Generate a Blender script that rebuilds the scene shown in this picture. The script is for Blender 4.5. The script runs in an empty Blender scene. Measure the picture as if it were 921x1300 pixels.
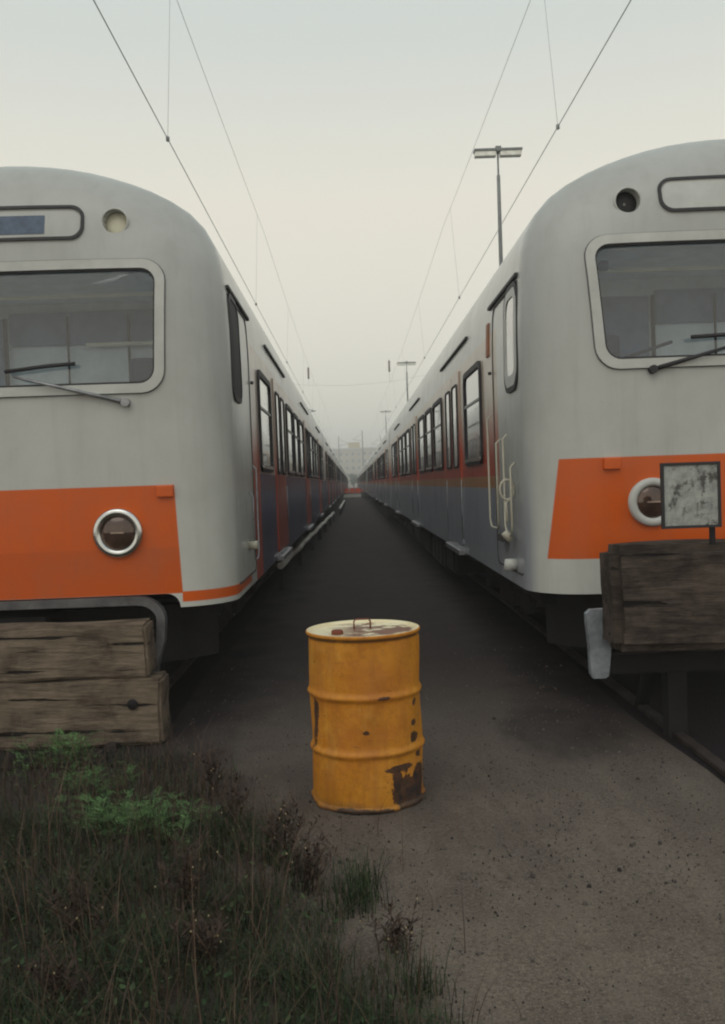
import bpy, bmesh, math, random
from mathutils import Vector, Matrix
R = random.Random(7)
SC = bpy.context.scene
COL = SC.collection
rad = math.radians

# ------------------------------------------------------------------ node helper
class NT:
    def __init__(s, name):
        s.m = bpy.data.materials.new(name); s.m.use_nodes = True
        s.t = s.m.node_tree; s.n = s.t.nodes; s.l = s.t.links
        s.n.clear(); s.out = s.n.new('ShaderNodeOutputMaterial')
        s.b = s.n.new('ShaderNodeBsdfPrincipled'); s.l.new(s.b.outputs[0], s.out.inputs[0])
        tc = s.n.new('ShaderNodeTexCoord'); s.obj = tc.outputs['Object']
        sp = s.n.new('ShaderNodeSeparateXYZ'); s.l.new(s.obj, sp.inputs[0])
        s.x, s.y, s.z = sp.outputs
    def put(s, sock, v):
        if isinstance(v, bpy.types.NodeSocket): s.l.new(v, sock)
        elif isinstance(v, (tuple, list)):
            sock.default_value = tuple(v) + ((1,) if len(v) == 3 and sock.type == 'RGBA' else ())
        else: sock.default_value = v
    def ma(s, op, a, b=0.0, c=0.0, clamp=False):
        n = s.n.new('ShaderNodeMath'); n.operation = op; n.use_clamp = clamp
        s.put(n.inputs[0], a); s.put(n.inputs[1], b); s.put(n.inputs[2], c)
        return n.outputs[0]
    def step(s, v, a, soft=0.004):            # 1 where v > a
        n = s.n.new('ShaderNodeMapRange'); n.clamp = True
        s.put(n.inputs[0], v); s.put(n.inputs[1], s.ma('SUBTRACT', a, soft) if isinstance(a, bpy.types.NodeSocket) else a - soft)
        s.put(n.inputs[2], s.ma('ADD', a, soft) if isinstance(a, bpy.types.NodeSocket) else a + soft)
        return n.outputs[0]
    def rng(s, v, a, b, soft=0.004):
        return s.ma('MULTIPLY', s.step(v, a, soft), s.ma('SUBTRACT', 1.0, s.step(v, b, soft)))
    def mul(s, *a):
        r = a[0]
        for q in a[1:]: r = s.ma('MULTIPLY', r, q)
        return r
    def mix(s, f, a, b):
        n = s.n.new('ShaderNodeMix'); n.data_type = 'RGBA'
        s.put(n.inputs[0], f); s.put(n.inputs[6], a); s.put(n.inputs[7], b); return n.outputs[2]
    def noise(s, scale=5, detail=4, rough=0.55, stretch=None, vec=None, dist=0):
        n = s.n.new('ShaderNodeTexNoise'); n.inputs['Scale'].default_value = scale
        n.inputs['Detail'].default_value = detail; n.inputs['Roughness'].default_value = rough
        n.inputs['Distortion'].default_value = dist
        v = vec or s.obj
        if stretch:
            mp = s.n.new('ShaderNodeMapping'); mp.inputs['Scale'].default_value = stretch
            s.l.new(v, mp.inputs[0]); v = mp.outputs[0]
        s.l.new(v, n.inputs['Vector']); return n.outputs[0]
    def voro(s, scale, feature='F1'):
        n = s.n.new('ShaderNodeTexVoronoi'); n.feature = feature; n.inputs['Scale'].default_value = scale
        s.l.new(s.obj, n.inputs['Vector']); return n
    def set(s, color=None, rough=None, metal=None, coat=None, spec=None, bump=None, bstr=0.3, bdist=0.02, coat_rough=None):
        if color is not None: s.put(s.b.inputs['Base Color'], color)
        if rough is not None: s.put(s.b.inputs['Roughness'], rough)
        if metal is not None: s.put(s.b.inputs['Metallic'], metal)
        if coat is not None: s.put(s.b.inputs['Coat Weight'], coat)
        if coat_rough is not None: s.put(s.b.inputs['Coat Roughness'], coat_rough)
        if spec is not None: s.put(s.b.inputs['Specular IOR Level'], spec)
        if bump is not None:
            n = s.n.new('ShaderNodeBump'); n.inputs['Strength'].default_value = bstr
            n.inputs['Distance'].default_value = bdist
            s.l.new(bump, n.inputs['Height']); s.l.new(n.outputs[0], s.b.inputs['Normal'])
        return s.m

def flat(name, c, rough=0.6, metal=0.0, var=0.25, scale=6, coat=0.0, bstr=0.0):
    t = NT(name); nz = t.noise(scale, 5, 0.6)
    f = t.ma('MULTIPLY', t.step(nz, 0.5, 0.2), 1.0)
    col = t.mix(f, [k*(1-var) for k in c], [min(1, k*(1+var*0.6)) for k in c])
    return t.set(col, rough, metal, coat, bump=nz if bstr else None, bstr=bstr or .1)

M = {}
GREY = (0.445, 0.45, 0.435); CREAM = (0.62, 0.61, 0.52)
ORANGE = (0.62, 0.095, 0.001); RED = (0.46, 0.055, 0.018); BLUE = (0.045, 0.052, 0.115)
BLUEGREY = (0.29, 0.31, 0.355)

def body_mat(kind, length, cab):
    t = NT(kind + '_paint' + ('_cab' if cab else ''))
    ax = t.ma('ABSOLUTE', t.x)
    col = t.mix(t.step(t.z, 2.0, 0.9), (0.53, 0.533, 0.50), GREY)
    front = t.ma('SUBTRACT', 1.0, t.step(t.y, 0.40, 0.003)) if cab else None
    if kind == 'left':
        s0 = 1.72 if cab else -1
        side = t.step(t.y, s0)
        col = t.mix(t.mul(side, t.rng(t.z, 1.74, 2.86)), col, (0.44, 0.36, 0.30))
        col = t.mix(t.mul(side, t.ma('SUBTRACT', 1.0, t.step(t.z, 1.74))), col, BLUE)
        if cab: col = t.mix(t.mul(t.rng(t.y, 1.72, 2.30), t.ma('SUBTRACT', 1.0, t.step(t.z, 2.02, .18))), col, RED)  # red fades upwards, sky reflection painted into the colour
        if cab:
            edge = t.ma('SUBTRACT', 1.205, t.ma('MULTIPLY', t.z, 0.04))
            pan = t.mul(front, t.rng(t.z, 0.925, 1.655), t.ma('SUBTRACT', 1.0, t.step(ax, edge)))
            col = t.mix(pan, col, ORANGE)
            col = t.mix(t.mul(pan, t.ma('SUBTRACT', 1.0, t.step(t.z, 1.235, .003)), .22), col, (.30, .05, .004))
            strip = t.mul(t.rng(t.z, 0.865, 0.935), t.step(ax, t.ma('SUBTRACT', 1.165, 0.0)), t.ma('SUBTRACT', 1.0, t.step(t.y, 1.3)))
            col = t.mix(strip, col, ORANGE)
    else:
        s0 = 1.45 if cab else -1
        side = t.step(t.y, s0)
        fade = t.noise(3, 3)
        col = t.mix(t.mul(side, t.rng(t.z, 1.64, 2.84, 0.01)), col, (0.50, 0.40, 0.31))  # beige upper side: the sky's reflection put into the colour
        sky_sheen = t.step(t.ma('ADD', t.z, t.ma('MULTIPLY', fade, .3)), 2.22, .25)  # soft upper edge of the painted sky reflection
        col = t.mix(t.mul(side, t.step(t.z, 1.64), t.ma('SUBTRACT', 1.0, sky_sheen)), col, RED)
        col = t.mix(t.mul(side, t.rng(t.z, 1.54, 1.64)), col, (0.40, 0.20, 0.07))
        col = t.mix(t.mul(side, t.ma('SUBTRACT', 1.0, t.step(t.z, 1.54))), col, BLUEGREY)
        if cab: col = t.mix(t.mul(t.rng(t.y, .30, 1.45, .05), t.ma('SUBTRACT', 1.0, t.step(t.z, 1.62, .35)), .8), col, BLUEGREY)
        if cab:
            edge = t.ma('SUBTRACT', 1.52, t.ma('MULTIPLY', t.z, 0.12))
            pan = t.mul(front, t.rng(t.z, 1.065, 1.735), t.ma('SUBTRACT', 1.0, t.step(ax, edge)))
            col = t.mix(pan, col, ORANGE)
    # grime: rain streaks on the sides, a film low down
    st = t.noise(9, 5, 0.65, (1, 1, 0.08)); st2 = t.noise(2.3, 5, 0.6)
    g = t.mul(t.step(st, 0.62, 0.12), 0.12)
    col = t.mix(g, col, (0.13, 0.115, 0.095))
    col = t.mix(t.mul(t.step(st2, 0.6, 0.2), 0.22), col, (0.17, 0.15, 0.12))
    chip = t.mul(t.step(t.noise(55, 4, .7), .70, .02), .5); col = t.mix(chip, col, (.16, .12, .09))
    if cab:      # rust runs and scratches behind the cab door
        sc = t.mul(t.step(t.noise(14, 6, 0.7, (1, 1, 0.22)), 0.60, 0.05), t.rng(t.y, 0.5, 1.75, 0.15), t.ma('SUBTRACT', 1.0, t.step(t.z, 2.1, 0.35)), 0.55)
        col = t.mix(sc, col, (0.10, 0.075, 0.06))
    r = t.ma('ADD', 0.30, t.ma('MULTIPLY', st2, 0.25))
    coat = t.ma('ADD', .16, t.ma('MULTIPLY', t.step(t.y, .45, .1), .34)) if cab else 0.5
    return t.set(col, r, 0, coat, spec=.32, coat_rough=0.14, bump=t.noise(1.4, 3), bstr=0.12, bdist=0.02)

def door_mat(kind):
    t = NT(kind + '_door_paint')
    if kind == 'left': col = t.mix(t.step(t.z, 1.98, 0.25), [k*.8 for k in RED], (0.44, 0.33, 0.27))  # beige upper part of the door is painted sky reflection
    else:
        col = t.mix(t.rng(t.z, 1.54, 1.64), BLUEGREY, (0.40, 0.20, 0.07))
        col = t.mix(t.step(t.z, 1.64), col, RED); col = t.mix(t.step(t.z, 2.16, 0.22), col, (0.48, 0.36, 0.27))  # red pales upwards as a painted reflection of the sky
    col = t.mix(t.mul(t.step(t.noise(9, 5, 0.65, (1, 1, 0.08)), 0.58, 0.12), 0.35), col, (0.12, 0.10, 0.085))
    return t.set(col, 0.33, 0, 0.3, coat_rough=0.12)

def glass_mat(name, tint=(0.55, 0.6, 0.62), base=0.10):
    t = NT(name); t.n.remove(t.b)
    tr = t.n.new('ShaderNodeBsdfTransparent'); tr.inputs[0].default_value = (*tint, 1)
    gl = t.n.new('ShaderNodeBsdfGlossy'); gl.inputs['Roughness'].default_value = 0.03
    fr = t.n.new('ShaderNodeFresnel'); fr.inputs[0].default_value = 1.5
    mx = t.n.new('ShaderNodeMixShader')
    t.l.new(t.ma('ADD', fr.outputs[0], base, clamp=True), mx.inputs[0])
    t.l.new(tr.outputs[0], mx.inputs[1]); t.l.new(gl.outputs[0], mx.inputs[2])
    t.l.new(mx.outputs[0], t.out.inputs[0]); return t.m

M['windscreen'] = glass_mat('windscreen_glass', (0.82, 0.88, 0.93), 0.06)
t = NT('side_glass'); M['glass'] = t.set(t.mix(t.noise(2, 2), (0.02, 0.02, 0.03), (0.05, 0.045, 0.055)), 0.05, 0, 1.0, spec=1.0, coat_rough=.03)
t = NT('lamp_glass'); M['lamp'] = t.set(t.mix(t.step(t.noise(9, 3), .5, .2), (0.05, 0.028, 0.022), (0.12, 0.065, 0.045)), 0.10, 0.3, 0.6)
M['rubber'] = flat('black_rubber', (0.022, 0.02, 0.024), 0.6)
M['seam'] = flat('dark_seam', (0.05, 0.045, 0.045), 0.8)
M['rim'] = flat('pale_rim_paint', (0.52, 0.52, 0.495), 0.5, 0, 0.12)
M['chrome'] = flat('dull_chrome', (0.62, 0.62, 0.60), 0.22, 1.0, 0.2)
M['steel'] = flat('weathered_steel', (0.33, 0.33, 0.35), 0.42, 0.7, 0.4, 12)
M['handrail'] = flat('handrail_paint', (0.50, 0.47, 0.38), 0.4, 0.0, 0.2)
M['under'] = flat('underframe_grime', (0.010, 0.008, 0.010), 0.85, 0, 0.5)
M['underl'] = flat('brake_dust_brown', (0.028, 0.022, 0.024), 0.8, 0, 0.5)
M['lensglint'] = flat('lens_glint_metal', (.35, .25, .20), .3, .6)
M['softseam'] = flat('grey_seal', (.14, .13, .13), .7)
M['seatm'] = flat('dark_blue_vinyl', (.05, .06, .10), .6)
M['tab'] = flat('faded_orange_plate', (.34, .12, .045), .6)
M['inner'] = flat('cab_lining', (0.80, 0.85, 0.86), 0.7, 0, 0.15)
M['innerd'] = flat('cab_dark_panel', (0.20, 0.25, 0.34), 0.7, 0, 0.2)
M['innerl'] = flat('cab_pale_trim', (0.78, 0.75, 0.60), 0.6, 0, 0.1)
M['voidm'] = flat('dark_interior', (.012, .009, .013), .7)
M['orange'] = flat('orange_tab', ORANGE, 0.4, 0, 0.1)
M['display'] = flat('blind_fabric', (0.10, 0.13, 0.19), 0.7, 0, 0.3, 20)
M['lampwhite'] = flat('lamp_housing', (0.92, 0.90, 0.80), 0.5)
M['galv'] = flat('galvanised_pole', (0.20, 0.21, 0.21), 0.6, 0.2)
M['wire'] = flat('copper_wire', (0.30, 0.31, 0.31), 0.5, 0.5)
M['insul'] = flat('brown_insulator', (0.20, 0.17, 0.15), 0.3)
M['warn'] = flat('warning_red', (0.88, 0.10, 0.02), 0.5)
M['white'] = flat('chalky_white', (0.68, 0.66, 0.60), 0.6, 0, 0.2)

# ------------------------------------------------------------------ object helpers
def link(o, parent=None):
    COL.objects.link(o)
    if parent: o.parent = parent
    return o
def tag(o, label=None, cat=None, group=None, kind=None):
    if label: o['label'] = label
    if cat: o['category'] = cat
    if group: o['group'] = group
    if kind: o['kind'] = kind
    return o
def empty(name, loc, rz=0):
    o = bpy.data.objects.new(name, None); o.location = loc; o.rotation_euler = (0, 0, rz)
    o.empty_display_size = .1; return link(o)

class MB:
    def __init__(s): s.v = []; s.f = []; s.sm = []
    def add(s, vs, fs, smooth=False):
        k = len(s.v); s.v += [tuple(p) for p in vs]; s.f += [tuple(i+k for i in f) for f in fs]; s.sm += [smooth]*len(fs)
        return s
    def box(s, x0, x1, y0, y1, z0, z1, b=0.0, mat=None):
        bm = bmesh.new(); bmesh.ops.create_cube(bm, size=1)
        for v in bm.verts: v.co = Vector((x0+(x1-x0)*(v.co.x+.5), y0+(y1-y0)*(v.co.y+.5), z0+(z1-z0)*(v.co.z+.5)))
        if b: bmesh.ops.bevel(bm, geom=list(bm.edges), offset=b, segments=2, affect='EDGES', profile=.6)
        if mat: bm.transform(mat)
        bm.verts.index_update()
        s.add([v.co for v in bm.verts], [[v.index for v in f.verts] for f in bm.faces]); bm.free(); return s
    def tube(s, pts, r, n=10, cap=True, closed=False):
        pts = [Vector(p) for p in pts]; rs = r if isinstance(r, list) else [r]*len(pts)
        vs = []; N = len(pts); up = None
        for i, p in enumerate(pts):
            a = pts[(i-1) % N] if (closed or i) else p; c = pts[(i+1) % N] if (closed or i < N-1) else p
            d = (c-a).normalized()
            if up is None: up = Vector((0, 0, 1)) if abs(d.z) < .9 else Vector((1, 0, 0))
            sx = d.cross(up).normalized(); uy = sx.cross(d).normalized(); up = uy
            for k in range(n):
                an = 2*math.pi*k/n; vs.append(p+(sx*math.cos(an)+uy*math.sin(an))*rs[i])
        fs = []
        for i in range(N if closed else N-1):
            j = (i+1) % N
            for k in range(n): fs.append((i*n+k, i*n+(k+1) % n, j*n+(k+1) % n, j*n+k))
        s.add(vs, fs, True)
        if cap and not closed:
            k = len(s.v)-len(vs)
            s.f += [tuple(k+i for i in range(n))[::-1], tuple(k+(N-1)*n+i for i in range(n))]; s.sm += [False, False]
        return s
    def lathe(s, prof, n=48, org=(0, 0, 0), axis='z', smooth=True):
        vs = []
        for (r, h) in prof:
            for k in range(n):
                a = 2*math.pi*k/n; c, q = r*math.cos(a), r*math.sin(a)
                vs.append((org[0]+c, org[1]+q, org[2]+h) if axis == 'z' else ((org[0]+c, org[1]+h, org[2]+q) if axis == 'y' else (org[0]+h, org[1]+c, org[2]+q)))
        fs = []
        for i in range(len(prof)-1):
            for k in range(n): fs.append((i*n+k, i*n+(k+1) % n, (i+1)*n+(k+1) % n, (i+1)*n+k))
        s.add(vs, fs, smooth); return s
    def ringplate(s, outer, inner, fn, o0, o1):
        """band between two loops, mapped by fn(a, b, out), from out=o0 to o1"""
        n = len(outer); vs = [fn(a, b, o) for (lp, o) in ((outer, o0), (outer, o1), (inner, o1), (inner, o0)) for a, b in lp]
        fs = []
        for i in range(3):
            for k in range(n): fs.append((i*n+k, i*n+(k+1) % n, (i+1)*n+(k+1) % n, (i+1)*n+k))
        return s.add(vs, fs, False)
    def plate(s, loop, fn, o0, o1, rings=4):
        n = len(loop); cx = sum(a for a, b in loop)/n; cy = sum(b for a, b in loop)/n
        vs = [fn(a, b, o0) for a, b in loop]
        for i in range(rings):
            f = 1-i/rings; vs += [fn(cx+(a-cx)*f, cy+(b-cy)*f, o1) for a, b in loop]
        vs.append(fn(cx, cy, o1)); fs = []
        for i in range(rings):
            for k in range(n): fs.append((i*n+k, i*n+(k+1) % n, (i+1)*n+(k+1) % n, (i+1)*n+k))
        c = len(vs)-1
        for k in range(n): fs.append((rings*n+k, rings*n+(k+1) % n, c))
        return s.add(vs, fs, False)
    def build(s, name, mat, parent=None, fix=True):
        me = bpy.data.meshes.new(name); me.from_pydata(s.v, [], s.f)
        me.polygons.foreach_set('use_smooth', s.sm)
        if mat: me.materials.append(mat)
        if fix:
            bm = bmesh.new(); bm.from_mesh(me); bmesh.ops.recalc_face_normals(bm, faces=bm.faces); bm.to_mesh(me); bm.free()
        me.update(); return link(bpy.data.objects.new(name, me), parent)

def rrect(a0, a1, b0, b1, r, n=5, skew=0.0, sub=0):
    """rounded rectangle loop; skew widens the top by skew on each side"""
    out = []
    for (cx, cy, st) in ((a1-r, b1-r, 0), (a0+r, b1-r, 90), (a0+r, b0+r, 180), (a1-r, b0+r, 270)):
        for k in range(n+1):
            an = rad(st+90*k/n); a = cx+r*math.cos(an); b = cy+r*math.sin(an)
            t = (b-b0)/(b1-b0); mid = (a0+a1)/2
            out.append((mid+(a-mid)*(1+skew*(t-.5)*2/((a1-a0)/2)), b))
    if sub:      # extra points on the straight edges so that bands follow the curved nose
        o2 = []
        for i, p in enumerate(out):
            q = out[(i+1) % len(out)]; o2.append(p)
            if i % (n+1) == n: o2 += [(p[0]+(q[0]-p[0])*j/sub, p[1]+(q[1]-p[1])*j/sub) for j in range(1, sub)]
        out = o2
    return out

# ------------------------------------------------------------------ train
W, ZB, ZT = 1.50, 0.83, 3.93
HH = ZT-ZB
_pr = [(1.5, .83), (1.5, 1.4), (1.5, 2.0), (1.499, 2.45), (1.494, 2.8), (1.473, 3.11), (1.43, 3.31), (1.345, 3.47), (1.20, 3.61), (.95, 3.745), (.62, 3.855), (.32, 3.91), (0, 3.93)]
def _cr(P, m=10):                    # smooth curve through the measured section
    P = [(2*P[0][0]-P[1][0], 2*P[0][1]-P[1][1])]+P+[(-P[-2][0], P[-2][1])]; out = []
    for i in range(1, len(P)-2):
        for k in range(m):
            t = k/m; out.append(tuple(.5*(2*P[i][c]+(P[i+1][c]-P[i-1][c])*t+(2*P[i-1][c]-5*P[i][c]+4*P[i+1][c]-P[i+2][c])*t*t+(3*P[i][c]-P[i-1][c]-3*P[i+1][c]+P[i+2][c])*t**3) for c in (0, 1)))
    return out+[P[-2]]
PROF = _cr(_pr)
ANG = [math.atan2(z-ZB, x) for x, z in PROF]
def SXw(z):
    if z <= ZB: return PROF[0][0]
    for (x0, z0), (x1, z1) in zip(PROF, PROF[1:]):
        if z1 >= z: return x0+(x1-x0)*(z-z0)/max(1e-9, z1-z0)
    return 0.0
def qn(x, z):
    x = abs(x); z = max(0, z-ZB); a = math.atan2(z, x); d = math.hypot(x, z)
    for i in range(len(ANG)-1):
        if ANG[i+1] >= a:
            (x0, z0), (x1, z1) = PROF[i], PROF[i+1]; dx, dz = math.cos(a), math.sin(a); ex, ez = x1-x0, z1-z0
            den = dx*ez-dz*ex; return d/((x0*ez-(z0-ZB)*ex)/den) if abs(den) > 1e-9 else d/W
    return d/HH
def DQ(q):
    t = max(0, (q-.76)/.24); t = min(t, 1)
    return 0.09*q*q+0.38*(1-math.sqrt(max(0, 1-t*t)))
def outline(n=56):
    raw = [(x, z-ZB) for x, z in PROF]; raw += [(-x, z) for x, z in raw[-2::-1]]
    L = [0]
    for i in range(1, len(raw)): L.append(L[-1]+math.dist(raw[i], raw[i-1]))
    out = []; j = 0
    for k in range(n+1):
        g = L[-1]*k/n
        while j < len(L)-2 and L[j+1] < g: j += 1
        f = (g-L[j])/max(1e-9, L[j+1]-L[j]); out.append((raw[j][0]+(raw[j+1][0]-raw[j][0])*f, raw[j][1]+(raw[j+1][1]-raw[j][1])*f))
    return out
OUT = outline()
def shell(length, cab, mat, name='car_body', cuts=()):
    mb = MB(); n = len(OUT); vs = []; st = []
    if cab:
        for q in (0.15, 0.3, 0.45, 0.6, 0.7, 0.76, 0.80, 0.84, 0.875, 0.905, 0.93, 0.95, 0.967, 0.98, 0.99, 0.9965, 1.0):
            st.append((q, DQ(q)))
        st += [(1, y) for y in (0.9, 2, 6, 12, length)]
    else: st = [(1, y) for y in (0, 6, 12, length)]
    for q, y in st:
        for x, z in OUT: vs.append((x*q, y, ZB+z*q))
    fs = []
    for i in range(len(st)-1):
        for k in range(n-1): fs.append((i*n+k, (i+1)*n+k, (i+1)*n+k+1, i*n+k+1))
        fs.append((i*n+n-1, (i+1)*n+n-1, (i+1)*n, i*n))
    mb.add(vs, fs, True)
    fs2 = [tuple((len(st)-1)*n+k for k in range(n))]
    if cab:
        vs.append(0); c = len(mb.v); mb.v.append((0, 0, ZB))
        for k in range(n-1): mb.f.append((c, k, k+1)); mb.sm.append(True)
        mb.f.append((c, n-1, 0)); mb.sm.append(False)
    else: fs2.append(tuple(range(n)))
    mb.f += fs2; mb.sm += [False]*len(fs2)
    o = mb.build(name, mat)
    if cuts:
        o.data.materials.append(M['inner'])
        for c in cuts:
            md = o.modifiers.new('b', 'BOOLEAN'); md.operation = 'DIFFERENCE'; md.object = c; md.solver = 'EXACT'
            try: md.material_mode = 'TRANSFER'
            except Exception: pass
        dg = bpy.context.evaluated_depsgraph_get(); me = bpy.data.meshes.new_from_object(o.evaluated_get(dg))
        o.modifiers.clear(); o.data = me
        for c in cuts: bpy.data.objects.remove(c)
    bm = bmesh.new(); bm.from_mesh(o.data)      # hard edges where the bottom and the openings meet the shell
    for e in bm.edges:
        if len(e.link_faces) == 2 and e.calc_face_angle(0) > rad(38): e.smooth = False
    bm.to_mesh(o.data); bm.free()
    return o
def cutter(loop, y0, y1, mat):
    mb = MB(); n = len(loop); vs = [(a, y0, b) for a, b in loop]+[(a, y1, b) for a, b in loop]
    fs = [(k, (k+1) % n, n+(k+1) % n, n+k) for k in range(n)]+[tuple(range(n))[::-1], tuple(range(n, 2*n))]
    return mb.add(vs, fs).build('cut', mat)
def front(a, b, o): return (a, DQ(qn(a, b))-o, b)

def make_side(root, sx, wins, doors, kind, y0=0.0, flip=False, length=0, near=True):
    """windows and doors of one side; s positions along the car, offset y0, flipped for the tail car"""
    P = (lambda s: y0+length-s) if flip else (lambda s: y0+s)
    fn = lambda s, z, o: (sx*(SXw(z)+o), P(s), z)
    for (a, b) in wins:
        mb = MB(); out = rrect(a, b, 1.76, 2.70, 0.10); inn = rrect(a+.055, b-.055, 1.815, 2.645, 0.07)
        mb.ringplate(out, inn, fn, -0.01, 0.022)
        w = mb.build('window', M['rubber'], root)
        MB().plate(inn, fn, -0.01, 0.006, 2).build('pane', M['glass'], w)
        d = MB(); d.ringplate(rrect(a+.05, b-.05, 2.345, 2.368, 0.004, 1), rrect(a+.06, b-.06, 2.350, 2.363, 0.002, 1), fn, 0.0, 0.016)
        d.plate(rrect(a+.055, b-.055, 2.348, 2.366, 0.004, 1), fn, 0.0, 0.014, 1); d.build('window_bar', M['rim'], w)
        MB().plate(rrect(a+.04, b-.04, 1.79, 1.822, 0.01, 2), fn, 0.0, 0.030, 1).build('window_sill', M['chrome'], w)
    for (a, b) in doors:
        mb = MB(); m = (a+b)/2
        for (p, q) in ((a, m-.012), (m+.012, b)):
            mb.plate(rrect(p, q, 0.90, 2.80, 0.03, 3), fn, -0.01, 0.016, 1)
        d = mb.build('door', M[kind+'_door'], root)
        for (p, q) in ((a+.16, m-.14), (m+.14, b-.16)):
            g = MB(); g.ringplate(rrect(p-.02, q+.02, 1.755, 2.675, 0.06), rrect(p, q, 1.775, 2.655, 0.05), fn, 0.0, 0.030)
            dw = g.build('door_window', M['rubber'], d)
            MB().plate(rrect(p, q, 1.775, 2.655, 0.05), fn, 0, 0.020, 1).build('pane', M['glass'], dw)
        for s_ in ((a-.03, b+.03) if kind == 'right' else (b+.03,)):
            MB().tube([fn(s_, .98, .012), fn(s_, 1.3, .02), fn(s_, 1.62, .012)], 0.006, 5).build('grab_rail', M['steel'], d)
        MB().box(min(sx*1.40, sx*1.56), max(sx*1.40, sx*1.56), min(P(a), P(b)), max(P(a), P(b)), 0.80, 0.855, .008).build('door_step', M['steel'], d)

def bogie(root, y):
    mb = MB()
    for s_ in (-1, 1):
        mb.box(s_*0.98-.09, s_*0.98+.09, y-1.55, y+1.55, .44, .62, .02)
        mb.box(s_*0.98-.12, s_*0.98+.12, y-.35, y+.35, .30, .72, .03)
        for q in (-1.15, 1.15):
            mb.box(s_*0.98-.14, s_*0.98+.14, y+q-.16, y+q+.16, .34, .60, .03)
            mb.tube([(s_*1.0, y+q-.3, .58), (s_*1.0, y+q-.3, .80)], .07, 8)
    mb.box(-.9, .9, y-.25, y+.25, .45, .80, .02)
    b = mb.build('bogie', M['underl'], root)
    for q in (-1.15, 1.15):
        w = MB(); w.tube([(-.72, y+q, .445), (.72, y+q, .445)], .07, 8)
        for s_ in (-1, 1):
            w.lathe([(0.02, -.065), (.40, -.065), (.415, -.05), (.415, .05), (.44, .055), (.44, .07), (.3, .05), (.02, .06)], 28, (s_*.75, y+q, .455), 'x')
        w.build('wheelset', M['under'], b)

END_W = [(2.35, 3.60), (6.05, 7.30), (7.62, 8.72), (9.04, 10.30), (12.9, 14.15), (14.5, 15.6), (15.95, 17.2), (19.9, 21.2)]
END_D = [(4.05, 5.55), (10.85, 12.35), (17.75, 19.25)]
MID_W = [(1.2, 2.5), (5.6, 6.7), (7.0, 8.3), (8.6, 9.2), (11.7, 12.6), (12.9, 14.0), (17.8, 19.1)]
MID_D = [(3.4, 4.9), (9.6, 11.1), (15.5, 17.0)]
LE, LM, GAP = 22.9, 20.3, 0.45

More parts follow.
